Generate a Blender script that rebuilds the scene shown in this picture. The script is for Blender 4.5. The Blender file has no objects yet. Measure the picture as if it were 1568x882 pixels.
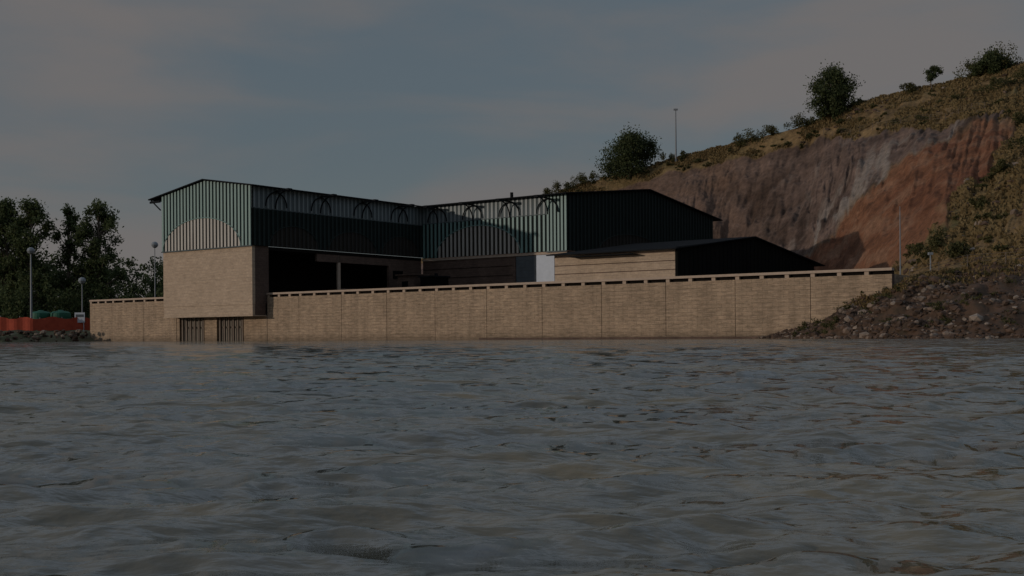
import bpy, math, random
import numpy as np
from mathutils import Matrix, Vector, noise
random.seed(7); rs=np.random.RandomState(11)
scene=bpy.context.scene
COL=scene.collection

# ------------------------------------------------------------ helpers
def link(o,parent=None):
    COL.objects.link(o)
    if parent: o.parent=parent
    return o
def empty(name,loc=(0,0,0),rot=0.0):
    e=bpy.data.objects.new(name,None); e.location=loc; e.rotation_euler=(0,0,rot); e.empty_display_size=.5
    return link(e)
class NT:
    def __init__(s,name):
        s.m=bpy.data.materials.new(name); s.m.use_nodes=True; s.t=s.m.node_tree; s.n=s.t.nodes
        s.b=s.n['Principled BSDF']; s.b.inputs['Specular IOR Level'].default_value=.2
    def node(s,typ,**k):
        n=s.n.new(typ)
        for a,v in k.items():
            setattr(n,a,v)
        return n
    def l(s,a,b): s.t.links.new(a,b)
def mixc(N,f,a,b,bt='MIX'):
    m=N.node('ShaderNodeMix',data_type='RGBA',blend_type=bt)
    for sock,v in ((m.inputs[0],f),(m.inputs[6],a),(m.inputs[7],b)):
        if isinstance(v,bpy.types.NodeSocket): N.l(v,sock)
        elif isinstance(v,(int,float)): sock.default_value=v
        else: sock.default_value=(*v,1)
    return m.outputs[2]
def ramp(N,src,stops):
    r=N.node('ShaderNodeValToRGB'); N.l(src,r.inputs[0])
    e=r.color_ramp.elements
    while len(e)<len(stops): e.new(.5)
    for i,(p,c) in enumerate(stops):
        e[i].position=p; e[i].color=(c,c,c,1) if isinstance(c,(int,float)) else (*c,1)
    return r.outputs[0]
def noisy(name,c1,c2,scale=1.0,stretch=(1,1,1),rough=.85,bump=.3,bdist=.05,detail=6,spec=.2):
    N=NT(name); tc=N.node('ShaderNodeTexCoord'); mp=N.node('ShaderNodeMapping'); mp.inputs['Scale'].default_value=stretch
    N.l(tc.outputs['Object'],mp.inputs[0])
    nz=N.node('ShaderNodeTexNoise'); nz.inputs['Scale'].default_value=scale; nz.inputs['Detail'].default_value=detail; nz.inputs['Roughness'].default_value=.65
    N.l(mp.outputs[0],nz.inputs[0])
    f=ramp(N,nz.outputs[0],[(.32,0.0),(.68,1.0)])
    N.l(mixc(N,f,c1,c2),N.b.inputs['Base Color'])
    N.b.inputs['Roughness'].default_value=rough; N.b.inputs['Specular IOR Level'].default_value=spec
    if bump:
        b=N.node('ShaderNodeBump'); b.inputs['Strength'].default_value=bump; b.inputs['Distance'].default_value=bdist
        N.l(nz.outputs[0],b.inputs['Height']); N.l(b.outputs[0],N.b.inputs['Normal'])
    return N.m
class MB:
    def __init__(s): s.v=[]; s.f=[]; s.mi=[]
    def add(s,vs,fs,m=0):
        o=len(s.v); s.v+=vs; s.f+=[tuple(i+o for i in f) for f in fs]; s.mi+=[m]*len(fs)
    def box(s,x0,x1,y0,y1,z0,z1,m=0):
        if x0>x1:x0,x1=x1,x0
        if y0>y1:y0,y1=y1,y0
        s.add([(x0,y0,z0),(x1,y0,z0),(x1,y1,z0),(x0,y1,z0),(x0,y0,z1),(x1,y0,z1),(x1,y1,z1),(x0,y1,z1)],
              [(0,3,2,1),(4,5,6,7),(0,1,5,4),(1,2,6,5),(2,3,7,6),(3,0,4,7)],m)
    def tube(s,p,q,r0,r1=None,n=8,m=0):
        if r1 is None:r1=r0
        p=Vector(p);q=Vector(q); d=(q-p).normalized()
        a=d.cross(Vector((0,0,1)))
        if a.length<.01:a=Vector((1,0,0))
        a.normalize(); b=d.cross(a)
        vs=[]
        for c,r in((p,r0),(q,r1)):
            for i in range(n):
                t=2*math.pi*i/n; vs.append(tuple(c+a*r*math.cos(t)+b*r*math.sin(t)))
        fs=[(i,(i+1)%n,n+(i+1)%n,n+i) for i in range(n)]+[tuple(range(n))[::-1],tuple(range(n,2*n))]
        s.add(vs,fs,m)
    def path(s,pts,r,n=6,m=0):
        for a,b in zip(pts,pts[1:]): s.tube(a,b,r,n=n,m=m)
    def prism(s,poly,axis,c0,c1,m=0):
        n=len(poly)
        f=(lambda a,z,c:(c,a,z)) if axis=='x' else (lambda a,z,c:(a,c,z))
        vs=[f(a,z,c0) for a,z in poly]+[f(a,z,c1) for a,z in poly]
        s.add(vs,[tuple(range(n)),tuple(range(n,2*n))[::-1]]+[(i,n+i,n+(i+1)%n,(i+1)%n) for i in range(n)],m)
    def rock(s,c,r,m=0,sq=(1,1,.7)):
        base=[(0,0,1),(.89,0,.45),(.28,.85,.45),(-.72,.53,.45),(-.72,-.53,.45),(.28,-.85,.45),(.72,.53,-.45),(-.28,.85,-.45),(-.89,0,-.45),(-.28,-.85,-.45),(.72,-.53,-.45),(0,0,-1)]
        fs=[(0,1,2),(0,2,3),(0,3,4),(0,4,5),(0,5,1),(1,6,2),(2,7,3),(3,8,4),(4,9,5),(5,10,1),(6,7,2),(7,8,3),(8,9,4),(9,10,5),(10,6,1),(11,7,6),(11,8,7),(11,9,8),(11,10,9),(11,6,10)]
        an=random.random()*6.3; ca,sa=math.cos(an),math.sin(an)
        sx,sy,sz=[random.uniform(.65,1.35)*q for q in sq]
        vs=[]
        for x,y,z in base:
            j=random.uniform(.75,1.2); x*=sx*j;y*=sy*j;z*=sz*j
            vs.append((c[0]+r*(x*ca-y*sa),c[1]+r*(x*sa+y*ca),c[2]+r*z))
        s.add(vs,fs,m)
    def leaf(s,c,size,m=0,up=0.0):
        a=Vector((random.gauss(0,1),random.gauss(0,1),random.gauss(0,1)+up)).normalized()
        b=a.cross(Vector((random.gauss(0,1),random.gauss(0,1),random.gauss(0,1)))).normalized()
        w=size*random.uniform(.35,.6); h=size*random.uniform(.6,1.1)
        c=Vector(c)
        s.add([tuple(c-a*h),tuple(c+b*w),tuple(c+a*h),tuple(c-b*w*.8)],[(0,1,2,3)],m)
    def make(s,name,mats,parent=None,loc=(0,0,0),rot=0,smooth=False):
        me=bpy.data.meshes.new(name); me.from_pydata(s.v,[],s.f)
        if not isinstance(mats,(list,tuple)):mats=[mats]
        for m in mats: me.materials.append(m)
        me.polygons.foreach_set('material_index',s.mi)
        if smooth: me.polygons.foreach_set('use_smooth',[True]*len(s.f))
        me.update()
        o=bpy.data.objects.new(name,me); o.location=loc; o.rotation_euler=(0,0,rot)
        return link(o,parent)

# ------------------------------------------------------------ materials
def masonry(name,c1,c2,cm,bw=.9,rh=.32,bump=.6,blot=.35,wet=False):
    N=NT(name); tc=N.node('ShaderNodeTexCoord'); sp=N.node('ShaderNodeSeparateXYZ'); N.l(tc.outputs['Object'],sp.inputs[0])
    ad=N.node('ShaderNodeMath',operation='ADD'); N.l(sp.outputs[0],ad.inputs[0]); N.l(sp.outputs[1],ad.inputs[1])
    cb=N.node('ShaderNodeCombineXYZ'); N.l(ad.outputs[0],cb.inputs[0]); N.l(sp.outputs[2],cb.inputs[1])
    br=N.node('ShaderNodeTexBrick'); br.inputs['Scale'].default_value=1; br.inputs['Brick Width'].default_value=bw; br.inputs['Row Height'].default_value=rh
    br.inputs['Mortar Size'].default_value=.025; br.inputs['Mortar Smooth'].default_value=.4
    br.inputs['Color1'].default_value=(*c1,1); br.inputs['Color2'].default_value=(*c2,1); br.inputs['Mortar'].default_value=(*cm,1)
    nd=N.node('ShaderNodeTexNoise'); nd.inputs['Scale'].default_value=1.1; N.l(cb.outputs[0],nd.inputs[0])
    vm=N.node('ShaderNodeVectorMath',operation='MULTIPLY_ADD'); N.l(nd.outputs[1],vm.inputs[0]); vm.inputs[1].default_value=(.25,.18,0); N.l(cb.outputs[0],vm.inputs[2])
    N.l(vm.outputs[0],br.inputs['Vector'])
    n2=N.node('ShaderNodeTexNoise'); n2.inputs['Scale'].default_value=.35; n2.inputs['Detail'].default_value=7; n2.inputs['Roughness'].default_value=.7; N.l(tc.outputs['Object'],n2.inputs[0])
    mp=N.node('ShaderNodeMapping'); mp.inputs['Scale'].default_value=(.8,.8,4); N.l(tc.outputs['Object'],mp.inputs[0])
    n3=N.node('ShaderNodeTexNoise'); n3.inputs['Scale'].default_value=1.2; n3.inputs['Detail'].default_value=8; n3.inputs['Roughness'].default_value=.75; N.l(mp.outputs[0],n3.inputs[0])
    c=mixc(N,1.0,br.outputs[0],ramp(N,n2.outputs[0],[(.3,1-blot),(.7,1.1)]),'MULTIPLY')
    c=mixc(N,1.0,c,ramp(N,n3.outputs[0],[(.3,.52 if wet else .75),(.7,1.25)]),'MULTIPLY')
    if wet:
        mr=N.node('ShaderNodeMapRange'); N.l(sp.outputs[2],mr.inputs[0]); mr.inputs[1].default_value=.1; mr.inputs[2].default_value=1.0; mr.inputs[3].default_value=.62; mr.inputs[4].default_value=1.0
        c=mixc(N,1.0,c,mr.outputs[0],'MULTIPLY')
        mp2=N.node('ShaderNodeMapping'); mp2.inputs['Scale'].default_value=(1.3,1.3,.12); N.l(tc.outputs['Object'],mp2.inputs[0])
        n4=N.node('ShaderNodeTexNoise'); n4.inputs['Scale'].default_value=1.0; n4.inputs['Detail'].default_value=5; N.l(mp2.outputs[0],n4.inputs[0])
        c=mixc(N,1.0,c,ramp(N,n4.outputs[0],[(.35,.85),(.6,1.03)]),'MULTIPLY')
    N.l(c,N.b.inputs['Base Color']); N.b.inputs['Roughness'].default_value=.9
    bb=N.node('ShaderNodeBump'); bb.inputs['Strength'].default_value=bump; bb.inputs['Distance'].default_value=.2
    N.l(n3.outputs[0],bb.inputs['Height'])
    b2=N.node('ShaderNodeBump',invert=True); b2.inputs['Strength'].default_value=.4; b2.inputs['Distance'].default_value=.03
    N.l(br.outputs['Fac'],b2.inputs['Height']); N.l(bb.outputs[0],b2.inputs['Normal']); N.l(b2.outputs[0],N.b.inputs['Normal'])
    return N.m
M_wall=masonry('wall_split_block',(.38,.27,.182),(.34,.245,.165),(.25,.185,.125),bw=1.1,rh=.4,bump=1.0,blot=.2,wet=True)
M_brick=masonry('face_brick',(.35,.262,.188),(.325,.242,.172),(.275,.212,.158),bw=.6,rh=.45,bump=.2,blot=.12)
M_brickdk=masonry('brick_brown_shaded',(.11,.07,.053),(.095,.06,.045),(.07,.05,.04),bw=.6,rh=.3,bump=.2)  # brown brick; walls in shadow have their shade put into this darker tone
M_cope=noisy('coping_concrete',(.35,.265,.205),(.29,.22,.165),2.0,bump=.2)
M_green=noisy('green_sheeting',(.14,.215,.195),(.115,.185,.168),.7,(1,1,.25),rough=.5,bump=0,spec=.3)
M_greendk=noisy('green_valley_shade',(.008,.011,.010),(.012,.017,.015),.7,rough=.7,bump=0,spec=.05)  # near-black valleys: shade between the ribs put into the colour
M_greensh=noisy('green_sheeting_shaded',(.026,.034,.032),(.019,.026,.024),.7,(1,1,.25),rough=.7,bump=0,spec=.05)  # green sheeting darkened for the faces turned from the sun
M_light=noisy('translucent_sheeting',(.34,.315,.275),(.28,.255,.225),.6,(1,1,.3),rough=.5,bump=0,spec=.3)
M_lightdk=noisy('pale_valley_shade',(.022,.019,.016),(.03,.025,.02),1,bump=0,spec=.05)  # valleys of the pale sheeting, rib shade painted in
M_lightsh=noisy('translucent_sheeting_shaded',(.038,.035,.031),(.03,.028,.026),1,bump=0,spec=.05)  # pale arch sheeting darkened for the faces turned from the sun
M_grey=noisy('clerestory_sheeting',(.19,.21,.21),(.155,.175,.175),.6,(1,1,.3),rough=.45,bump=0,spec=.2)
M_greydk=noisy('clerestory_valley',(.095,.11,.112),(.075,.088,.09),1,bump=0,spec=.1)  # valley tone darkened for shade between the clerestory ribs
M_roof=noisy('roof_steel',(.009,.010,.011),(.014,.014,.015),.8,rough=.9,bump=0,spec=.03)
M_dark=noisy('shade_black',(.007,.006,.005),(.011,.009,.008),.5,bump=0,spec=.03)  # near-black colour standing in for shade inside openings and recesses
M_black=noisy('shaded_cladding',(.005,.005,.005),(.008,.008,.007),1,(1,1,.2),rough=.8,bump=0,spec=.03)  # near-black: shade of the shed's sunless gable put into the colour
M_steel=noisy('galvanised_steel',(.20,.21,.22),(.15,.16,.17),3,rough=.5,bump=0)
M_white=noisy('white_door_paint',(.40,.42,.46),(.35,.37,.40),1,rough=.6,bump=0)
M_door=noisy('grey_door_paint',(.07,.08,.088),(.055,.062,.068),1,rough=.6,bump=0)
M_yard=noisy('yard_concrete',(.22,.19,.155),(.16,.14,.115),.6,bump=.2)
def rockmat(name,dark,mid,light):
    N=NT(name); tc=N.node('ShaderNodeTexCoord'); nz=N.node('ShaderNodeTexNoise'); nz.inputs['Scale'].default_value=1.5; nz.inputs['Detail'].default_value=6
    N.l(tc.outputs['Object'],nz.inputs[0]); g=N.node('ShaderNodeNewGeometry')
    c=ramp(N,g.outputs['Random Per Island'],[(0.,dark),(.75,mid),(1.,light)])
    N.l(mixc(N,1.,c,ramp(N,nz.outputs[0],[(.3,.6),(.7,1.3)]),'MULTIPLY'),N.b.inputs['Base Color']); N.b.inputs['Roughness'].default_value=.9
    b=N.node('ShaderNodeBump'); b.inputs['Strength'].default_value=.5; b.inputs['Distance'].default_value=.08; N.l(nz.outputs[0],b.inputs['Height']); N.l(b.outputs[0],N.b.inputs['Normal'])
    return N.m
M_rock=rockmat('bank_stone',(.038,.024,.016),(.09,.056,.038),(.21,.165,.13))
M_soil=noisy('bank_soil',(.036,.025,.014),(.09,.048,.028),.8,bump=.8,bdist=.2)
M_ground=noisy('ground',(.06,.065,.03),(.10,.08,.05),.05,bump=.3)
M_bark=noisy('bark',(.09,.07,.055),(.16,.13,.10),3,(1,1,.3),bump=.5)
M_orange=noisy('orange_barrier_mesh',(.34,.06,.03),(.26,.042,.022),1.5,bump=.2)
M_tank=noisy('green_tank_plastic',(.015,.085,.05),(.012,.065,.038),1,rough=.6,bump=0,spec=.2)
def leafmat(name,dark,mid,light,sc=.35,tl=.25):
    N=NT(name); tc=N.node('ShaderNodeTexCoord'); nz=N.node('ShaderNodeTexNoise'); nz.inputs['Scale'].default_value=sc; nz.inputs['Detail'].default_value=3
    N.l(tc.outputs['Object'],nz.inputs[0]); g=N.node('ShaderNodeNewGeometry')
    a=mixc(N,ramp(N,nz.outputs[0],[(.38,0.),(.62,1.)]),dark,mid)
    c=mixc(N,ramp(N,g.outputs['Random Per Island'],[(.45,0.),(1.,.9)]),a,light)
    N.l(c,N.b.inputs['Base Color']); N.b.inputs['Roughness'].default_value=.7; N.b.inputs['Specular IOR Level'].default_value=.1
    tr=N.node('ShaderNodeBsdfTranslucent'); N.l(c,tr.inputs[0]); ms=N.node('ShaderNodeMixShader'); ms.inputs[0].default_value=tl
    N.l(N.b.outputs[0],ms.inputs[1]); N.l(tr.outputs[0],ms.inputs[2]); N.l(ms.outputs[0],N.n['Material Output'].inputs[0])
    return N.m
M_leaf=leafmat('eucalyptus_foliage',(.035,.048,.019),(.066,.085,.032),(.12,.135,.06),.5,tl=.4)
M_leafh=leafmat('bush_foliage',(.024,.034,.014),(.044,.056,.021),(.075,.083,.035))
M_shrub=leafmat('shrub_foliage',(.038,.042,.016),(.068,.062,.022),(.105,.09,.036),.2,tl=.35)
M_grass=leafmat('dry_grass',(.145,.098,.043),(.185,.128,.058),(.225,.165,.08),.08,tl=.4)

# ------------------------------------------------------------ site frame (quay aligned)
RX,RY=34.9,106.0
ROT=math.atan2(-.596,.803)
LOC=(RX,RY,0)

# retaining wall ------------------------------------------------
wall=empty('retaining_wall',LOC,ROT)
mb=MB(); mc=MB(); mp_=MB()
P=7.85
def wallrun(x0,x1,z1=5.88,cope=True):
    x=x1
    while x>x0+.01:
        a=max(x0,x-P)
        if x-a>.2: mb.box(a+.03,x-.03,0,.5,-1.5,z1)
        if cope:
            n=3; w=(x-a)/n
            for i in range(n): mp_.box(a+w*i,a+w*i+.42,.06,.46,5.88,6.22)
        x=a
    mp_.box(x0,x1,.07,.6,-1.5,z1-.02,1)
    if cope:
        mp_.box(x0,x1,.462,.6,5.87,6.215,2)  # dark strip behind the slots, painted in place of their shade
        mc.box(x0,x1,-.1,.62,6.22,6.47)
wallrun(-84.7,0); wallrun(-125.7,-104.2)
mb.box(-89.5,-84.75,0,.5,-1.5,3.3); mb.box(-97.9,-95.2,0,.5,-1.5,3.3); mb.box(-104.1,-103.5,0,.5,-1.5,3.3)
mb.box(-125.7,-125.2,.6,60,-1.5,5.9); mb.box(-.5,0,.62,30,-1.5,5.9)
mb.make('stone_panels',M_wall,wall); mc.make('coping',M_cope,wall); mp_.make('parapet_posts',[M_cope,M_brickdk,M_dark],wall)
pl=MB(); pl.box(-48,-10,-.35,-.02,-1.5,.22); pl.make('base_ledge',M_brickdk,wall)
yd=MB(); yd.box(-125.1,-.55,.63,150,-1,5.6); yd.make('yard_pavement',M_yard,None,LOC,ROT)

# pump station --------------------------------------------------
ps=empty('pump_station_building',LOC,ROT)
G=MB()
CM=[M_green,M_greendk,M_light,M_lightdk,M_grey,M_greydk,M_greensh,M_lightsh]
def clad(axis,a0,a1,c,sgn,zb,ztop,arches=(),band=None,pitch=.82,w=.42,dk=False):
    n=int(round((a1-a0)/pitch)); p=(a1-a0)/n
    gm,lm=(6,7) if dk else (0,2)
    def bx(u0,u1,d0,d1,z0,z1,m):
        if z1-z0<.02: return
        if axis=='x': G.box(u0,u1,c+sgn*d0,c+sgn*d1,z0,z1,m)
        else: G.box(c+sgn*d0,c+sgn*d1,u0,u1,z0,z1,m)
    for i in range(n):
        u=a0+p*i; uc=u+p/2; zt=min(ztop(u),ztop(u+p))-.02
        za=zb
        for ac,ar,ah in arches:
            q=(uc-ac)/ar
            if abs(q)<1: za=zb+ah*math.sqrt(1-q*q)
        zg=band if band else zt
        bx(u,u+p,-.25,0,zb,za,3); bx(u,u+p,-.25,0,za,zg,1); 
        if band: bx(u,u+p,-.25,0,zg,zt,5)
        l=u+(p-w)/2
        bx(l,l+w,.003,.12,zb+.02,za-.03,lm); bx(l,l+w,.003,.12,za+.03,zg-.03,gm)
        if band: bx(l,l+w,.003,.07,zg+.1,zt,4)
    T=MB()
    for ac,ar,ah in arches:
        pts=[]
        for k in range(25):
            th=math.pi*k/24; u=ac+ar*math.cos(th); z=zb+ah*math.sin(th)
            pts.append((u,c+sgn*.14,z) if axis=='x' else (c+sgn*.14,u,z))
        T.path(pts,.06)
    if arches: T.make('arch_trim',M_greensh if dk else M_green,ps)
EV=20.85
AX0,AX1=-104.1,-84.75; AR=-94.4
def zA(x): return 22.3-(abs(x-AR))*.15
def zB(y): return 23.4-(abs(y-55))*.112
clad('x',AX0,AX1,-2.5,-1,12.8,zA,arches=[(-95.3,8.4,4.3)],pitch=.72,w=.38)
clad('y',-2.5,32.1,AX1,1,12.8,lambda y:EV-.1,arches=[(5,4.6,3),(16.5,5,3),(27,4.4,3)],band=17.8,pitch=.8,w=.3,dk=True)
clad('x',AX1,-60.9,32.1,-1,12.6,lambda x:EV-.1,arches=[(-73.7,8.2,4.6)],band=18.0,pitch=.8,w=.34)
clad('x',-60.9,-57.2,32.1,-1,12.6,lambda x:EV-.1,pitch=.62,w=.34)
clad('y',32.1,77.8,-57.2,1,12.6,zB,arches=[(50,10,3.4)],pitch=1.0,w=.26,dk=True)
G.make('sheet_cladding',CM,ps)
B=MB()
B.box(AX0+.15,AX1-.15,-2.4,-1.9,4.9,12.8,0)
B.box(AX0+.2,AX1-.2,-2.34,-1.9,3.45,4.9,0)
B.box(AX0+.05,AX1-.05,-2.45,.0,3.32,3.45,0)
B.box(AX0+.15,AX1-.15,-1.9,-.1,3.46,5.0,1)
B.box(-103.5,-89.5,.9,1.3,-1.5,3.3,2)
B.box(AX0+.15,AX0+.6,-1.9,32,5,12.8,0)
B.box(AX1-.6,AX1-.15,-1.9,.5,5,12.8,1)
B.box(AX0+.6,-84.9,.7,32,12.3,12.75,2)
B.box(-91,-90.6,.5,32,5,12.3,2)
B.box(AX1-.6,AX1-.2,24.5,32,5.6,12.3,1)
B.box(AX1-.5,AX1-.2,13.7,14.2,5.6,12.3,3)
B.box(AX1-.6,AX1-.2,9.5,24.5,11.2,12.3,1); B.box(AX1-.6,AX1-.2,14.2,24.5,5.6,7.5,1)
B.box(AX1-.2,AX1-.1,25.4,27.6,9.3,10.5,4)
B.box(AX1-.1,-66.7,32.3,32.8,5.6,12.55,1)
B.box(-66.7,-57.3,32.45,32.8,5.6,12.55,1)
B.box(-57.6,-57.3,32.8,77.6,5.6,12.55,1)
B.box(AX1-.1,-57.4,32.15,32.3,12.2,12.55,3)
for z in (8,9.4,10.8): B.box(AX1,-67.2,32.25,32.3,z,z+.06,2)
B.make('masonry_walls',[M_brick,M_brickdk,M_dark,M_cope,M_black],ps)
D=MB(); D.box(-66.5,-62.95,32.2,32.44,5.6,12.1)
for k in range(12): D.box(-66.45,-63,32.17,32.199,6+k*.5,6.05+k*.5)
D.make('roller_door',M_door,ps)
D=MB(); D.box(-62.8,-59.6,32.15,32.44,5.6,12.15)
D.make('white_door',M_white,ps)
S=MB()
for a,b in ((-103.5,-97.9),(-95.2,-89.5)):
    n=6
    for i in range(n):
        x=a+(b-a)*(i+.5)/n
        S.box(x-.14,x+.14,.12,.35,-1.5,3.3)
    S.box(a,b,.37,.5,1.8,2.0)
S.make('intake_trash_rack',noisy('rack_steel',(.16,.125,.10),(.12,.095,.075),1,bump=0),ps)
R=MB()
def slab(pts,axis,c0,c1,th=.16):
    R.prism(pts+[(a,z-th) for a,z in reversed(pts)],axis,c0,c1)
slab([(-106.6,zA(-106.6)+.05),(AR,22.45)],'y',-3.0,40); slab([(AR,22.45),(-84.0,zA(-84.0)+.1)],'y',-3.0,31.5)
slab([(30.9,zB(30.9)+.1),(55,23.6)],'x',-104,-56.7); slab([(55,23.6),(80.6,zB(80.6)+.05)],'x',-104,-56.7)
R.box(-106.5,-104.2,-2.8,-2.6,19.9,20.2)
R.tube((-106.2,-2.7,20.3),(-104.1,-2.7,18.8),.1)
R.tube((-73,40,22.0),(-73,40,22.9),.25)
R.make('roof',M_roof,ps)
K=MB()
def bracket(ox,oy,dx,dy):
    pts=[]
    for k in range(12):
        th=math.pi*.55*k/11
        pts.append((ox+dx*2.2*(1-math.cos(th)),oy+dy*2.2*(1-math.cos(th)),18.0+2.3*math.sin(th)))
    K.path(pts,.10)
    tx,ty=(-dy,dx)
    pts=[(ox+dx*.15+tx*1.9*math.cos(a),oy+dy*.15+ty*1.9*math.cos(a),18.2+2.0*math.sin(a)) for a in [math.pi*k/14 for k in range(15)]]
    K.path(pts,.09)
    K.tube((ox,oy,20.35),(ox+dx*2.8,oy+dy*2.8,20.35),.10)
    K.box(ox+dx*2.6-.35,ox+dx*2.6+.35,oy+dy*2.6-.35,oy+dy*2.6+.35,20.2,20.55)
for y in (1.6,10,18.5,26.5): bracket(AX1+.1,y,1,0)
for x in (-81.5,-74.5,-67.5,-60.6): bracket(x,32.0,0,-1)
K.make('eave_brackets',M_roof,ps)
Dp=MB()
Dp.box(-60.9,-57.3,31.85,31.95,12.45,12.62); Dp.box(AX0,AX1,-2.68,-2.5,12.68,12.8)
Dp.make('base_flashing',M_greydk,ps)

# side shed ------------------------------------------------------
sh=empty('storage_shed',LOC,ROT)
B=MB()
B.box(-51.2,-33.3,20,20.4,5.6,11.1,0)
for z in (7.3,8.4,9.5,10.6): B.box(-51.25,-33.25,19.96,19.998,z,z+.1,3)
B.box(-51.2,-50.8,20.4,63,5.6,11.1,1)
B.prism([(20.1,5.6),(63.5,5.6),(63.5,11.2),(41.8,13.75),(20.1,11.2)],'x',-33.3,-33.0,4)
for i in range(36):
    y=20.7+i*1.19; zt=11.15+(2.5/21.7)*(21.7-abs(y-41.8))
    B.box(-32.998,-32.95,y,y+.2,5.6,zt-.15,4)
B.make('walls',[M_brick,M_brickdk,M_dark,M_brickdk,M_black],sh)
R=MB()
slab([(19.0,11.0),(41.8,13.85)],'x',-51.9,-32.6,.14); slab([(41.8,13.85),(66.9,10.95)],'x',-51.9,-32.6,.14)
R.box(-48,-38.5,18.4,19.9,10.5,10.6)
R.make('roof',M_roof,sh)
C=MB(); C.box(-81.8,-78.6,23,26,5.6,9.5,0); C.box(-82.1,-78.3,22.7,26.3,9.5,9.7,1); C.box(-80.9,-79.7,22.93,22.99,5.7,8.6,2)
C.make('electrical_kiosk',[M_brickdk,M_brickdk,M_black],None,LOC,ROT)
C=MB(); C.box(-77.3,-74.4,23,26,5.6,9.1,0); C.box(-77.5,-74.2,22.8,26.2,9.1,9.3,1); C.tube((-75.5,24.5,9.2),(-75.5,24.5,9.7),.25,m=1)
C.make('pump_container',[M_black,M_roof],None,LOC,ROT)

# ------------------------------------------------------------ hill (loft of surveyed stations)
ridge=[(-70,320,6),(-30,310,18),(-5,305,30),(7.8,300,36.0),(23.1,290,39.6),(40.5,280,43),(52.4,272,44.9),(67.5,262,47.8),(77.2,255,51.2),(92.2,245,53.1),(104.1,235,54.9),(150,205,62),(215,165,70)]
foot =[(-70,262,5),(-28,258,5.2),(-4,250,5.4),(6.4,245,5.5),(19.1,240,5.5),(33.3,230,5.5),(42.4,220,5.5),(52.8,205,7.5),(53,175,7.8),(50.8,135,8.3),(55.4,122,7.7),(92,98,8),(165,60,7)]
crest=[(-70,255,1),(-28,252,1),(-4,245,1),(6.4,240,1),(19,235,1),(33,225,1),(44,205,2),(50,160,3),(44,118,4.6),(42.5,108.5,6.4),(52,103,7.0),(92,84,7.4),(165,40,6)]
gtop=[.93,.93,.93,.93,.90,.89,.90,.89,.77,.70,.64,.6,.6]
gbot=[0,0,0,0,0,0,0,.19,.44,.58,.70,.70,.70]
obot=[0,0,0,0,0,0,0,0,0,.17,.55,.72,.72]
def lerpl(L,u):
    i=min(int(u),len(L)-2); f=u-i
    a,b=L[i],L[i+1]
    if isinstance(a,tuple): return tuple(a[k]+(b[k]-a[k])*f for k in range(3))
    return a+(b-a)*f
def sm(a,b,t):
    t=max(0,min(1,(t-a)/(b-a))); return t*t*(3-2*t)
def zw(u,v):
    """weights of rock, red earth (rest is grassed)"""
    n1=noise.fractal(Vector((u*2.2,v*5,3)),.9,2,5)*.05
    n2=noise.fractal(Vector((u*2.5,v*5,9)),.8,2,6)*.06
    gt=lerpl(gtop,u)+n1*.8; gb=lerpl(gbot,u)+n2; ob=lerpl(obot,u)+n2*1.8
    top=1-sm(gt-.012,gt+.012,v)
    rk=sm(gb-.025,gb+.025,v)*top
    er=sm(ob-.035,ob+.035,v)*(1-sm(gb-.025,gb+.025,v))*(1-sm(9.7,9.95,u+n1*3))*top
    return rk*(1-sm(9.8,10.1,u)),er
def zones(u,v):
    r,e=zw(u,v)
    return 1 if r>.5 else (2 if e>.5 else 0)
def hill(u,v):
    a=lerpl(foot,u); b=lerpl(ridge,u)
    x=a[0]+(b[0]-a[0])*v; y=a[1]+(b[1]-a[1])*v
    z=a[2]+(b[2]-a[2])*v
    env=math.sin(math.pi*v)**.6 if 0<v<1 else 0
    g=noise.fractal(Vector((u*1.5+v*1.6,v*1.6,1.7)),1,2,3)
    r=noise.fractal(Vector((x*.03,y*.03,z*.03)),.9,2,6)
    q=abs(noise.fractal(Vector((u*3.0-v*2.2,v*2.2,7.7)),.8,2,4))
    q2=abs(noise.fractal(Vector((u*8.0-v*5,v*4,17.7)),.7,2,4))
    z+=env*(g*1.6+r*1.8-q*1.8*sm(5.2,6.3,u)-q2*.75)+noise.fractal(Vector((x*.3,y*.3,5)),.8,2,5)*.32
    return x,y,z
NU,NV=720,210
verts=[];cols=[]
def colr(u,v,x,y,z):
    rk_,er=zw(u,v)
    n=noise.fractal(Vector((x*.12,y*.12,z*.25)),.7,2,6)
    m=noise.fractal(Vector((x*.03+9,y*.03,z*.06)),.8,2,3)
    c=np.array([.165,.106,.050])*(1+.35*n)
    g=max(0,min(1,.10+1.0*m+.5*n))
    c=c*(1-g)+np.array([.095,.078,.033])*g
    if er>0:
        e=np.array([.158,.068,.036])*(1+.5*n)+np.array([.04,.024,.012])*m
        gv=sm(.0,.4,n); e=e*(1-.4*gv)+np.array([.15,.10,.065])*.4*gv
        c=c*(1-er)+e*er
    if rk_>0:
        wx=noise.fractal(Vector((u*1.7,v*4,21)),.9,2,3)*.28
        su=u-v*1.5+wx
        st=noise.fractal(Vector((su*3.4,v*1.9,4)),.7,2,6)
        st2=noise.fractal(Vector((su*3.8,v*3.0,14)),.75,2,6)
        r=np.array([.108,.072,.056])*(1+.42*n+.22*m)
        r=r*(1-.55*sm(.05,.5,st)*sm(5.2,6.2,u)*sm(.88,.6,v))
        gb=lerpl(gbot,u)
        wh=.8*sm(.0,.4,st2)*sm(6.4,7.2,u)*(1-sm(.08,.24,v-gb))+.3*sm(.15,.5,st2)*sm(6.0,7.0,u)
        wh=min(1,wh); r=r*(1-wh)+np.array([.185,.15,.125])*wh
        wm=(1-sm(.8,2.4,abs(u-5.0)))*(.3+.3*sm(0,.3,m)); r=r*(1-wm)+np.array([.13,.075,.046])*wm
        c=c*(1-rk_)+r*rk_
    return c
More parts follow.
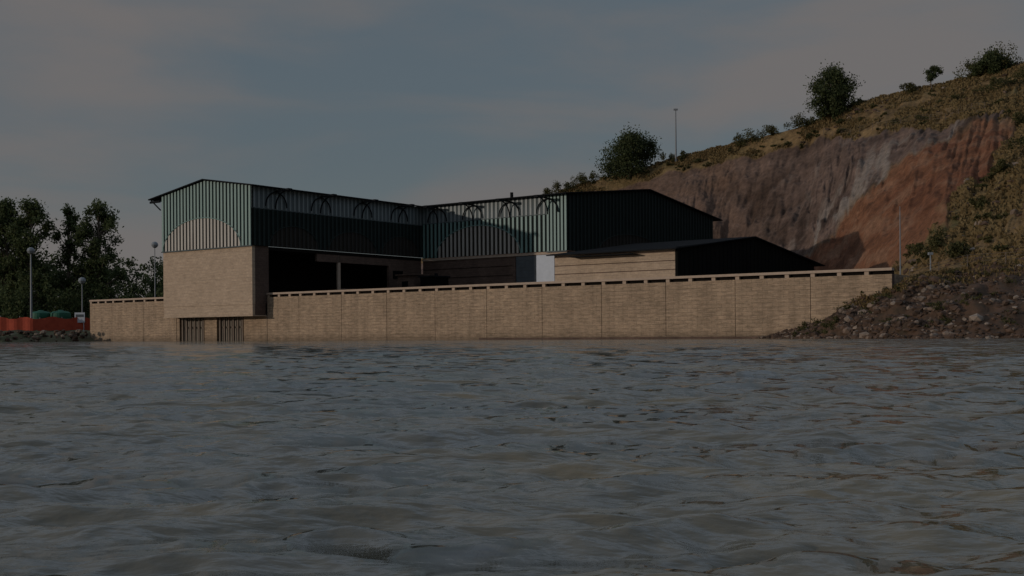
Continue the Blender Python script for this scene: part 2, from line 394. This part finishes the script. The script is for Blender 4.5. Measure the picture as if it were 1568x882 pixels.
for j in range(NV+1):
    vj=-.12+1.32*j/NV
    for i in range(NU+1):
        u=(len(ridge)-1.001)*i/NU
        if vj<0:
            a=lerpl(crest,u); b=hill(u,0); f=(vj+.12)/.12
            x,y,z=[a[k]+(b[k]-a[k])*f for k in range(3)]
            z+=noise.fractal(Vector((x*.3,y*.3,5)),.9,2,4)*.3*f
        elif vj<=1: x,y,z=hill(u,vj)
        else:
            x,y,z=hill(u,1); f=(vj-1)/.2
            x+=f*30;y+=f*160; z-=f*f*20*1.0+f*4
        verts.append((x,y,z)); cols.append((*np.clip(colr(u,min(max(vj,0),1),x,y,z),.01,.6),1)); 
faces=[(j*(NU+1)+i,j*(NU+1)+i+1,(j+1)*(NU+1)+i+1,(j+1)*(NU+1)+i) for j in range(NV) for i in range(NU)]
me=bpy.data.meshes.new('hill'); me.from_pydata(verts,[],faces)
ca=me.color_attributes.new('ground_cover','FLOAT_COLOR','POINT'); ca.data.foreach_set('color',np.array(cols,dtype=np.float32).ravel())
me.polygons.foreach_set('use_smooth',[True]*len(faces))
N=NT('hill_ground'); at=N.node('ShaderNodeAttribute',attribute_name='ground_cover'); tc=N.node('ShaderNodeTexCoord')
nz=N.node('ShaderNodeTexNoise'); nz.inputs['Scale'].default_value=.9; nz.inputs['Detail'].default_value=8; nz.inputs['Roughness'].default_value=.75; N.l(tc.outputs['Object'],nz.inputs[0])
N.l(mixc(N,1.0,at.outputs[0],ramp(N,nz.outputs[0],[(.3,.5),(.7,1.38)]),'MULTIPLY'),N.b.inputs['Base Color'])
bp=N.node('ShaderNodeBump'); bp.inputs['Strength'].default_value=.75; bp.inputs['Distance'].default_value=.5; N.l(nz.outputs[0],bp.inputs['Height']); N.l(bp.outputs[0],N.b.inputs['Normal']); N.b.inputs['Roughness'].default_value=.95; N.b.inputs['Specular IOR Level'].default_value=.08
me.materials.append(N.m)
link(bpy.data.objects.new('hill',me))

def blob(mb,c,rx,rz,n,size,m=0,nb=6,up=0):
    cl=[(c[0]+random.gauss(0,.45)*rx,c[1]+random.gauss(0,.45)*rx,c[2]+rz*random.uniform(.15,1.0),random.uniform(.35,.6)) for _ in range(nb)]
    for _ in range(n):
        q=random.choice(cl); 
        d=Vector((random.gauss(0,1),random.gauss(0,1),random.gauss(0,1))).normalized()*random.random()**.4*q[3]
        mb.leaf((q[0]+d.x*rx,q[1]+d.y*rx,max(c[2]-.2,q[2]+d.z*rz*.8)),size,m,up)
gr=MB(); cnt=0
while cnt<42000:
    u=random.uniform(2.5,11.3); v=random.random()**.8*1.01
    if zones(u,min(v,1))!=0: continue
    x,y,z=hill(u,min(v,1)); 
    if noise.fractal(Vector((x*.1,y*.1,z*.1)),.8,2,3)<-.15: continue
    h=random.uniform(.15,.6); w=random.uniform(.08,.22); a=random.random()*6.3
    dx,dy=math.cos(a)*w,math.sin(a)*w; lx,ly=random.gauss(0,.2),random.gauss(0,.2)
    gr.add([(x-dx,y-dy,z-.1),(x+dx,y+dy,z-.1),(x+dx*1.3+lx,y+dy*1.3+ly,z+h),(x-dx*1.1+lx,y-dy*1.1+ly,z+h*.8)],[(0,1,2,3)]); cnt+=1
gr.make('hill_grass',M_grass)
sb=MB(); cnt=0
while cnt<230:
    u=random.uniform(3,11.3); v=random.random()
    if zones(u,v)!=0: continue
    if noise.fractal(Vector((u*3,v*6,30)),1,2,3)<0 and random.random()<.8: continue
    x,y,z=hill(u,v); r=random.uniform(.35,1.3)
    blob(sb,(x,y,z-.1),r,r*.8,int(70+r*110),.22,nb=4); cnt+=1
for u,r in ((3.1,1.6),(3.25,2.0),(3.5,2.2),(3.7,2.2),(3.85,1.8),(4.9,1.5),(5.1,1.3),(6.1,2.0),(6.35,2.4),(6.55,1.6),(6.85,2.2),(7.0,1.6),(7.9,1.4),(8.6,1.4),(9.3,2.4),(9.45,2.2),(9.55,3.0),(9.8,3.2),(10.1,3)):
    x,y,z=hill(u,.985); blob(sb,(x,y,z-.3),r,r*1.4,700,.25,nb=10)
for u,v,r in ((8.9,.06,2.6),(9.1,.03,2.2),(9.4,.2,1.5),(9.7,.3,1.8),(10,.45,2.0),(9.9,.6,2.0),(9.75,.8,2.2),(10,.85,2.4)):
    x,y,z=hill(u,v); blob(sb,(x,y,z-.2),r*.8,r*1.0,700,.23,nb=8)
sb.make('hill_shrubs',M_shrub)
hr=MB(); cnt=0
while cnt<650:
    u=random.uniform(6.8,11.3); v=random.uniform(0,1)
    if zones(u,v)!=0: continue
    if noise.noise(Vector((u*4,v*8,50)))<-.05: continue
    x,y,z=hill(u,v); hr.rock((x,y,z),random.uniform(.15,.6)); cnt+=1
hr.make('hill_boulders',M_rock)

def tree(name,x,y,z0,z1,rad,crown0,n,size,mat,nclump,trunk=.35,cs=1.0):
    mb=MB(); H=z1-z0
    top=Vector((x+random.uniform(-.4,.4),y,z0+H*.85)); p0=Vector((x,y,z0-.6))
    pts=[p0,Vector((x+random.uniform(-.3,.3),y,z0+H*.3)),Vector((x+random.uniform(-.5,.5),y,z0+H*.55)),top]
    rr=[trunk,trunk*.75,trunk*.5,trunk*.2]
    for i in range(3): mb.tube(pts[i],pts[i+1],rr[i],rr[i+1],m=0)
    cl=[]
    for i in range(nclump):
        f=(i+.5)/nclump; zz=z0+H*(crown0+(1-crown0)*f*.95)
        prof=math.sin(math.pi*min(1,(f*.84+.16)))**.6
        a=random.random()*6.3; r=rad*prof*random.uniform(.15,.95)
        c=Vector((x+math.cos(a)*r,y+math.sin(a)*r,zz))
        cr=rad*random.uniform(.2,.36)*cs
        cl.append((c,cr))
        st=Vector((x,y,max(z0+H*.2,zz-H*.12))); mb.tube(st,c,trunk*.28,trunk*.08,n=5,m=0)
    for _ in range(n):
        c,cr=random.choice(cl); d=Vector((random.gauss(0,.55),random.gauss(0,.55),random.gauss(0,.5)))*cr
        mb.leaf(c+d,size,1,up=-.6)
    return mb.make(name,[M_bark,mat])
tree('acacia_tree',71.5,256,48.6,58.6,5.6,.02,13000,.32,M_leafh,60)
tree('wild_olive_tree',29.3,284,39.5,49.2,7.4,.04,13000,.34,M_leafh,60)
tree('small_tree',89.4,245,52.3,56.6,2.2,.4,1600,.24,M_leafh,12,.15)
tree('wild_olive_tree',99.0,237,53.0,57.2,4.2,.1,5500,.3,M_leafh,26)
# left trees
tree('eucalyptus_tree',-94.5,216,1.6,26.9,5.8,.12,12000,.36,M_leaf,90,.5,.75)
tree('eucalyptus_tree',-89.0,214,1.6,26.6,5.4,.12,11000,.36,M_leaf,80,.45,.75)
tree('eucalyptus_tree',-83.4,218,1.6,25.8,3.0,.3,5500,.32,M_leaf,44,.4,.9)
tree('eucalyptus_tree',-77.2,216,1.6,26.2,4.7,.25,9500,.34,M_leaf,66,.45,.75)
tree('eucalyptus_tree',-101,222,1.6,27.5,5.5,.15,10000,.40,M_leaf,60,.5,.85)
tree('eucalyptus_tree',-112,224,1.6,25,6,.15,8000,.48,M_leaf,44,.5)
tl=MB()
for i in range(60):
    x=random.uniform(-128,-62); y=random.uniform(228,262)
    h=random.uniform(10,16)
    for k in range(6):
        c=(x+random.gauss(0,1.5),y+random.gauss(0,1.5),1.2+h*k/6)
        blob(tl,c,2.6,h/4.5,220,.40,nb=4)
for i in range(60):
    x=random.uniform(-128,-62); blob(tl,(x,random.uniform(203,214),1.5),2.4,random.uniform(3,8),440,.34,nb=7)
tl.make('tree_line',M_leaf)

# ------------------------------------------------------------ ground left + bank
g=MB()
edge=[(-900,120),(-400,150),(-140,165),(-100,169),(-85,170.5),(-76,172),(-68,177),(-62,183)]
V=[];F=[]
rows=[(-2.5,-1.2,0),(0,0,.0),(2.0,.8,.2),(5,1.6,.3),(14,1.9,.3),(60,2.2,.3),(3000,2.5,0)]
xs=[]
for a,b in zip(edge,edge[1:]):
    n=max(2,int((b[0]-a[0])/2) if a[0]>=-140 else 12)
    for k in range(n): f=k/n; xs.append((a[0]+(b[0]-a[0])*f,a[1]+(b[1]-a[1])*f))
xs.append(edge[-1])
for dy,z,am in rows:
    for x,y in xs: V.append((x,y+dy+am*random.uniform(-1,1)*1.5,z+am*random.uniform(-1,1)))
n=len(xs)
for j in range(len(rows)-1):
    for i in range(n-1): F.append((j*n+i,j*n+i+1,(j+1)*n+i+1,(j+1)*n+i))
g.add(V,F); g.make('shore_ground',M_ground)
g=MB(); g.add([(-62,240,1.4),(3000,240,1.4),(3000,3200,1.4),(-62,3200,1.4)],[(0,1,2,3)]); g.make('ground',M_ground)
rk=MB()
for i in range(800):
    x=random.uniform(-128,-66); e=170+ (abs(x+85)*-.06 if x<-85 else (x+85)*.35); rk.rock((x,e+random.uniform(-.6,5.5),random.uniform(.1,1.6)),random.uniform(.15,.5))
rk.make('shore_rocks',M_rock)

E=[(24.0,113.8,0),(27,108.5,0),(28.8,103,0),(31.5,97,0),(37,91,0),(48,84,0),(110,50,0),(200,-10,0)]
Cc=[(25.2,113.4,.2),(29.2,110.6,1.5),(33.2,107.6,3.8),(36.2,105.6,5.1),(42.6,107.5,6.4),(55,102.5,7.0),(112,76,7.5),(200,20,7)]
def bank(u,v):
    a=lerpl(E,u); b=lerpl(Cc,u)
    if v>1:
        f=v-1; x=b[0]+f*4; y=b[1]+f*9; z=b[2]+f*.4
    else:
        x,y=[a[k]+(b[k]-a[k])*v for k in range(2)]; z=(b[2])*(v**.95) if v>0 else v*4
    k=min(1,max(0,b[2]/4))
    z+=noise.fractal(Vector((x*.35,y*.35,2)),.8,2,5)*.8*k*(1 if v>.05 else .3)
    return x,y,z
V=[];F=[];NU2,NV2=360,50
for j in range(NV2+1):
    v=-.15+1.6*j/NV2
    for i in range(NU2+1): V.append(bank((len(E)-1.001)*(i/NU2),v))
F=[(j*(NU2+1)+i,j*(NU2+1)+i+1,(j+1)*(NU2+1)+i+1,(j+1)*(NU2+1)+i) for j in range(NV2) for i in range(NU2)]
g=MB(); g.add(V,F); g.make('rocky_bank',M_soil,smooth=True)
rk=MB()
for i in range(8000):
    u=random.uniform(0,6.0); v=random.random()**1.1*.98
    x,y,z=bank(u,v); r=random.choice([.06,.07,.08,.1,.12,.15,.19,.25,.38])*random.uniform(.7,1.35)
    if noise.noise(Vector((x*.4,y*.4,18)))<-.2: continue
    rk.rock((x,y,z-.02),r*min(1,.5+u*.3))
for i in range(420):
    u=random.uniform(0,6); x,y,z=bank(u,random.uniform(-.02,.08)); rk.rock((x,y,z),random.uniform(.12,.3))
rk.make('bank_rocks',M_rock)
wd=MB()
for i in range(330):
    u=random.uniform(.8,6); v=random.uniform(.1,1.2); x,y,z=bank(u,v)
    if v<.85 and noise.noise(Vector((x*.25,y*.25,8)))<.05: continue
    blob(wd,(x,y,z-.05),random.uniform(.3,.8),random.uniform(.2,.5),70,.11,nb=4,up=1)
wd.make('bank_weeds',M_shrub)
bg_=MB()
for i in range(9000):
    u=random.uniform(1.6,6); v=random.uniform(.8,1.4); x,y,z=bank(u,v)
    h=random.uniform(.12,.4); w=random.uniform(.04,.1); a=random.random()*6.3
    dx,dy=math.cos(a)*w,math.sin(a)*w; lx,ly=random.gauss(0,.1),random.gauss(0,.1)
    bg_.add([(x-dx,y-dy,z-.05),(x+dx,y+dy,z-.05),(x+dx+lx,y+dy+ly,z+h),(x-dx+lx,y-dy+ly,z+h*.8)],[(0,1,2,3)])
bg_.make('bank_grass',M_grass)

# ------------------------------------------------------------ street furniture
def lamp(name,x,y,z0,z1,r=.11,globe=True):
    mb=MB(); mb.tube((x,y,z0),(x,y,z1),r*1.3,r*.7)
    mb.tube((x,y,z0),(x,y,z0+.5),r*2.2,r*2.0)
    if globe:
        prof=[(.15,-.1),(.45,.1),(.62,.45),(.5,.8),(.2,1.0)]
        for (r0,h0),(r1,h1) in zip(prof,prof[1:]): mb.tube((x,y,z1+h0-.1),(x,y,z1+h1-.1),r0,r1,n=12,m=1)
    else:
        mb.box(x-.5,x+.5,y-.25,y+.25,z1,z1+.35,1); mb.tube((x-.3,y,z1+.2),(x+.3,y,z1+.2),.2,m=1)
    mb.make(name,[M_steel,M_steel])
lamp('street_lamp',-76.9,185,1.6,14.2,.16)
lamp('street_lamp',-70.6,190,1.6,9.6,.1)
lamp('street_lamp',-61.7,200,1.6,16.2,.1)
lamp('floodlight_mast',39.9,279,42,54.4,.17,False)
mb=MB(); mb.tube((37.0,110,5),(37.0,110,12),.08,.04); mb.tube((37.0,110,12),(37.0,110,12.5),.03); mb.make('signal_pole',M_steel)
mb=MB(); mb.tube((40.6,112,5.5),(40.6,112,8.0),.07); mb.box(40.4,40.8,111.8,112.2,8.0,8.25); mb.make('bollard_lamp',M_steel)
mb=MB(); pr=None
for i in range(150):
    x=-130+i*.42; t=3.75+.18*math.sin(i*.7)+random.uniform(-.07,.07); b=1.75+random.uniform(-.08,.08)
    y=181+ (0 if x<-75 else (x+75)*.5)+.1*math.sin(i*1.1)
    if pr: 
        mb.add([pr[0],(x,y,b),(x,y,t),pr[1]],[(0,1,2,3)])
    if i%7==0: mb.tube((x,y+.06,1.2),(x,y+.06,t+.2),.06,m=1)
    pr=((x,y,b),(x,y,t))
mb.make('orange_barrier_fence',[M_orange,M_steel])
for xx in (-76.4,-73.2):
    mb=MB(); pf=[(1.55,1.7),(1.6,4.2),(1.55,4.6),(1.2,4.85),(.45,4.98),(.3,5.1),(.05,5.12)]
    for (r0,h0),(r1,h1) in zip(pf,pf[1:]): mb.tube((xx,187.5,h0),(xx,187.5,h1),r0,r1,n=24)
    for k in range(5): mb.tube((xx,187.5,2.1+k*.45),(xx,187.5,2.2+k*.45),1.65,n=24)
    mb.make('water_tank',M_tank)
mb=MB(); mb.box(-69.6,-68.0,184,184.1,3.0,4.6); mb.tube((-69.4,184.15,1.5),(-69.4,184.15,4.6),.06); mb.tube((-68.2,184.15,1.5),(-68.2,184.15,4.6),.06); mb.box(-69.4,-68.2,183.95,183.99,3.9,4.3,1); mb.make('notice_board',[M_white,M_door])
def fence(name,pts,h,step,mat,rail=.018):
    mb=MB(); prev=None
    for a,b in zip(pts,pts[1:]):
        a=Vector(a);b=Vector(b); n=max(1,int((b-a).length/step))
        for k in range(n+1):
            p=a+(b-a)*k/n
            if prev is not None and (p-prev).length>.01:
                for q in (.45,.75,1): mb.tube(prev+Vector((0,0,h*q)),p+Vector((0,0,h*q)),rail,n=4)
            if prev is None or (p-prev).length>.01: mb.tube(p-Vector((0,0,.6)),p+Vector((0,0,h)),.045,n=5)
            prev=p
    mb.make(name,mat)
M_post=noisy('weathered_post',(.13,.10,.08),(.09,.07,.055),2,bump=0)
fp=[]
for k in range(14):
    u=7.3+k*.17; x,y,z=hill(u,lerpl(gtop,u)+.015); fp.append((x,y,z))
fence('wire_fence',fp,1.5,3.5,M_post)
fence('wire_fence',[(36.5,106,5.2),(42.6,108,6.6),(55,103.5,7.1),(80,92,7.4)],1.1,3,M_post)

# ------------------------------------------------------------ water (real wave relief)
NR,NC=720,980
Yr=[-8+i*.12 for i in range(80)]
y=1.6
while len(Yr)<NR: Yr.append(y); y*=1.0079
Yr=np.array(Yr,dtype=np.float64)
dY=np.gradient(Yr)
U=np.linspace(-1,1,NC)
HW=np.where(Yr>0,.58*np.maximum(Yr,0)+4.5,4.5)
X=U[None,:]*HW[:,None]; Y=np.repeat(Yr[:,None],NC,1)
Z=np.zeros_like(X); DX=np.zeros_like(X); DYY=np.zeros_like(X)
NWV=130
for i in range(NWV):
    lam=.045*(2.6/.045)**((i+rs.rand())/NWV)
    a=.0088*lam
    if lam>.12: a*=1+.4*min(1,(lam-.12)/.15)
    if lam>.5: a*=(.5/lam)**1.0
    th=math.radians(-84)+rs.normal(0,.42)
    dx,dy=math.cos(th),math.sin(th); k=2*math.pi/lam; ph=rs.rand()*6.28
    w=np.clip(lam/(2.3*np.maximum(dY,HW/NC*2))-.5,0,1)[:,None]
    arg=k*(dx*X+dy*Y)+ph
    gp=.6+.6*np.sin(k*.13*(dy*X-dx*Y)+ph*3)*np.sin(k*.09*(dx*X+dy*Y)+ph*5)
    s_=np.sin(arg)*a*w*gp; c_=np.cos(arg)*a*w*gp
    ch=.75 if lam>.2 else .35
    Z+=s_; DX+=c_*dx*ch; DYY+=c_*dy*ch
me=bpy.data.meshes.new('water')
co=np.stack([X+DX,Y+DYY,Z],-1).reshape(-1,3).astype(np.float32)
idx=np.arange(NR*NC).reshape(NR,NC); q=np.stack([idx[:-1,:-1],idx[:-1,1:],idx[1:,1:],idx[1:,:-1]],-1).reshape(-1,4)
me.vertices.add(len(co)); me.vertices.foreach_set('co',co.ravel())
me.loops.add(q.size); me.loops.foreach_set('vertex_index',q.ravel().astype(np.int32))
me.polygons.add(len(q)); me.polygons.foreach_set('loop_start',np.arange(0,q.size,4,dtype=np.int32)); me.polygons.foreach_set('loop_total',np.full(len(q),4,dtype=np.int32))
me.polygons.foreach_set('use_smooth',np.ones(len(q),dtype=bool)); me.update(calc_edges=True)
N=NT('lake_water'); N.b.inputs['Roughness'].default_value=.07; N.b.inputs['IOR'].default_value=1.42; N.b.inputs['Specular IOR Level'].default_value=.65
tc=N.node('ShaderNodeTexCoord'); mp=N.node('ShaderNodeMapping'); mp.inputs['Scale'].default_value=(.5,1.0,1); mp.inputs['Rotation'].default_value=(0,0,.15); N.l(tc.outputs['Object'],mp.inputs[0])
nt_=N.node('ShaderNodeTexNoise'); nt_.inputs['Scale'].default_value=.35; nt_.inputs['Detail'].default_value=3; N.l(mp.outputs[0],nt_.inputs[0])
N.l(mixc(N,ramp(N,nt_.outputs[0],[(.4,0.),(.65,1.)]),(.085,.079,.060),(.13,.104,.058)),N.b.inputs['Base Color'])
prev=None
for sc,di,st in ((26,.008,.8),(9,.028,.9),(2.8,.12,1.0),(.9,.36,1.0),(.33,.8,.8)):
    n1=N.node('ShaderNodeTexNoise'); n1.inputs['Scale'].default_value=sc; n1.inputs['Detail'].default_value=3; N.l(mp.outputs[0],n1.inputs[0])
    b1=N.node('ShaderNodeBump'); b1.inputs['Strength'].default_value=st; b1.inputs['Distance'].default_value=di; N.l(n1.outputs[0],b1.inputs['Height'])
    if prev: N.l(prev.outputs[0],b1.inputs['Normal'])
    prev=b1
N.l(prev.outputs[0],N.b.inputs['Normal'])
me.materials.append(N.m)
wo=link(bpy.data.objects.new('water',me))
g=MB(); g.add([(-3000,-600,-.35),(3000,-600,-.35),(3000,400,-.35),(-3000,400,-.35)],[(0,1,2,3)]); g.make('outer_water',N.m,wo)

# ------------------------------------------------------------ sky / sun
SUN_EL=math.radians(8); tosun=Vector((-.93,-.362,0)).normalized()
w=bpy.data.worlds.new('World'); scene.world=w; w.use_nodes=True; nt=w.node_tree
bg=nt.nodes['Background']
sk=nt.nodes.new('ShaderNodeTexSky'); sk.sky_type='NISHITA'; sk.sun_disc=False; sk.sun_elevation=SUN_EL
sk.sun_rotation=math.atan2(tosun.x,tosun.y)
sk.air_density=1.0; sk.dust_density=1.0; sk.ozone_density=1.5
L=nt.links.new
def wmix(f,a,b):
    m=nt.nodes.new('ShaderNodeMix'); m.data_type='RGBA'
    for s_,v in ((m.inputs[0],f),(m.inputs[6],a),(m.inputs[7],b)):
        if isinstance(v,bpy.types.NodeSocket): L(v,s_)
        elif isinstance(v,float): s_.default_value=v
        else: s_.default_value=(*v,1)
    return m.outputs[2]
def wmath(op,a,b):
    m=nt.nodes.new('ShaderNodeMath'); m.operation=op
    for s_,v in ((m.inputs[0],a),(m.inputs[1],b)):
        if isinstance(v,bpy.types.NodeSocket): L(v,s_)
        else: s_.default_value=v
    return m.outputs[0]
def wrange(src,a,b,c,d):
    m=nt.nodes.new('ShaderNodeMapRange'); m.interpolation_type='SMOOTHSTEP'; L(src,m.inputs[0])
    for i,v in enumerate((a,b,c,d)): m.inputs[i+1].default_value=v
    return m.outputs[0]
ST=.1
tcw=nt.nodes.new('ShaderNodeTexCoord'); DIR=tcw.outputs['Generated']
mpw=nt.nodes.new('ShaderNodeMapping'); mpw.inputs['Scale'].default_value=(1,1,4.2); mpw.inputs['Location'].default_value=(.35,0,.2); mpw.inputs['Rotation'].default_value=(0,.06,0)
L(DIR,mpw.inputs[0])
nw=nt.nodes.new('ShaderNodeTexNoise'); nw.inputs['Scale'].default_value=3.2; nw.inputs['Detail'].default_value=6; nw.inputs['Roughness'].default_value=.5; nw.inputs['Distortion'].default_value=.3; L(mpw.outputs[0],nw.inputs[0])
bias=None
for d,r0,amp in (((-.40,.90,.165),.34,.20),((.30,.93,.20),.36,.24),((.0,.98,.13),.16,.14)):
    vd=nt.nodes.new('ShaderNodeVectorMath'); vd.operation='DISTANCE'; L(DIR,vd.inputs[0]); vd.inputs[1].default_value=Vector(d).normalized()
    b_=wrange(vd.outputs['Value'],0,r0,amp,0)
    bias=b_ if bias is None else wmath('ADD',bias,b_)
cf=wrange(wmath('ADD',nw.outputs[0],bias),.46,.80,0,.85)
sp=nt.nodes.new('ShaderNodeSeparateXYZ'); L(DIR,sp.inputs[0])
hi=wrange(sp.outputs[2],.27,.60,0,1)
lo=wrange(sp.outputs[2],0,.16,0,1)
veil=wmix(lo,tuple(c/ST for c in (.132,.138,.150)),tuple(c/ST for c in (.092,.114,.133)))
veil=wmix(hi,veil,tuple(c/ST for c in (.32,.38,.47)))
cloud=tuple(c/ST for c in (.165,.150,.145))
c=wmix(.85,sk.outputs[0],veil)
c=wmix(wmath('MULTIPLY',cf,wmath('SUBTRACT',1.0,hi)),c,cloud)
L(c,bg.inputs[0]); bg.inputs[1].default_value=ST
sd=bpy.data.lights.new('sun','SUN'); sd.energy=1.5; sd.angle=math.radians(.8); sd.color=(1,.89,.78)
so=bpy.data.objects.new('sun',sd); link(so)
ts=Vector((tosun.x*math.cos(SUN_EL),tosun.y*math.cos(SUN_EL),math.sin(SUN_EL)))
so.rotation_euler=ts.to_track_quat('Z','Y').to_euler(); so.location=(-60,-30,60)

# ------------------------------------------------------------ camera
cd=bpy.data.cameras.new('camera'); cd.sensor_width=36; cd.lens=40.64; cd.shift_y=.0453; cd.clip_start=.1; cd.clip_end=8000
co_=bpy.data.objects.new('camera',cd); link(co_)
co_.matrix_world=Matrix.Translation((0,0,.6))@Matrix.Rotation(math.radians(90),4,'X')@Matrix.Rotation(math.radians(-.43),4,'Z')
scene.camera=co_
scene.view_settings.view_transform='Standard'; scene.view_settings.look='None'; scene.view_settings.exposure=0
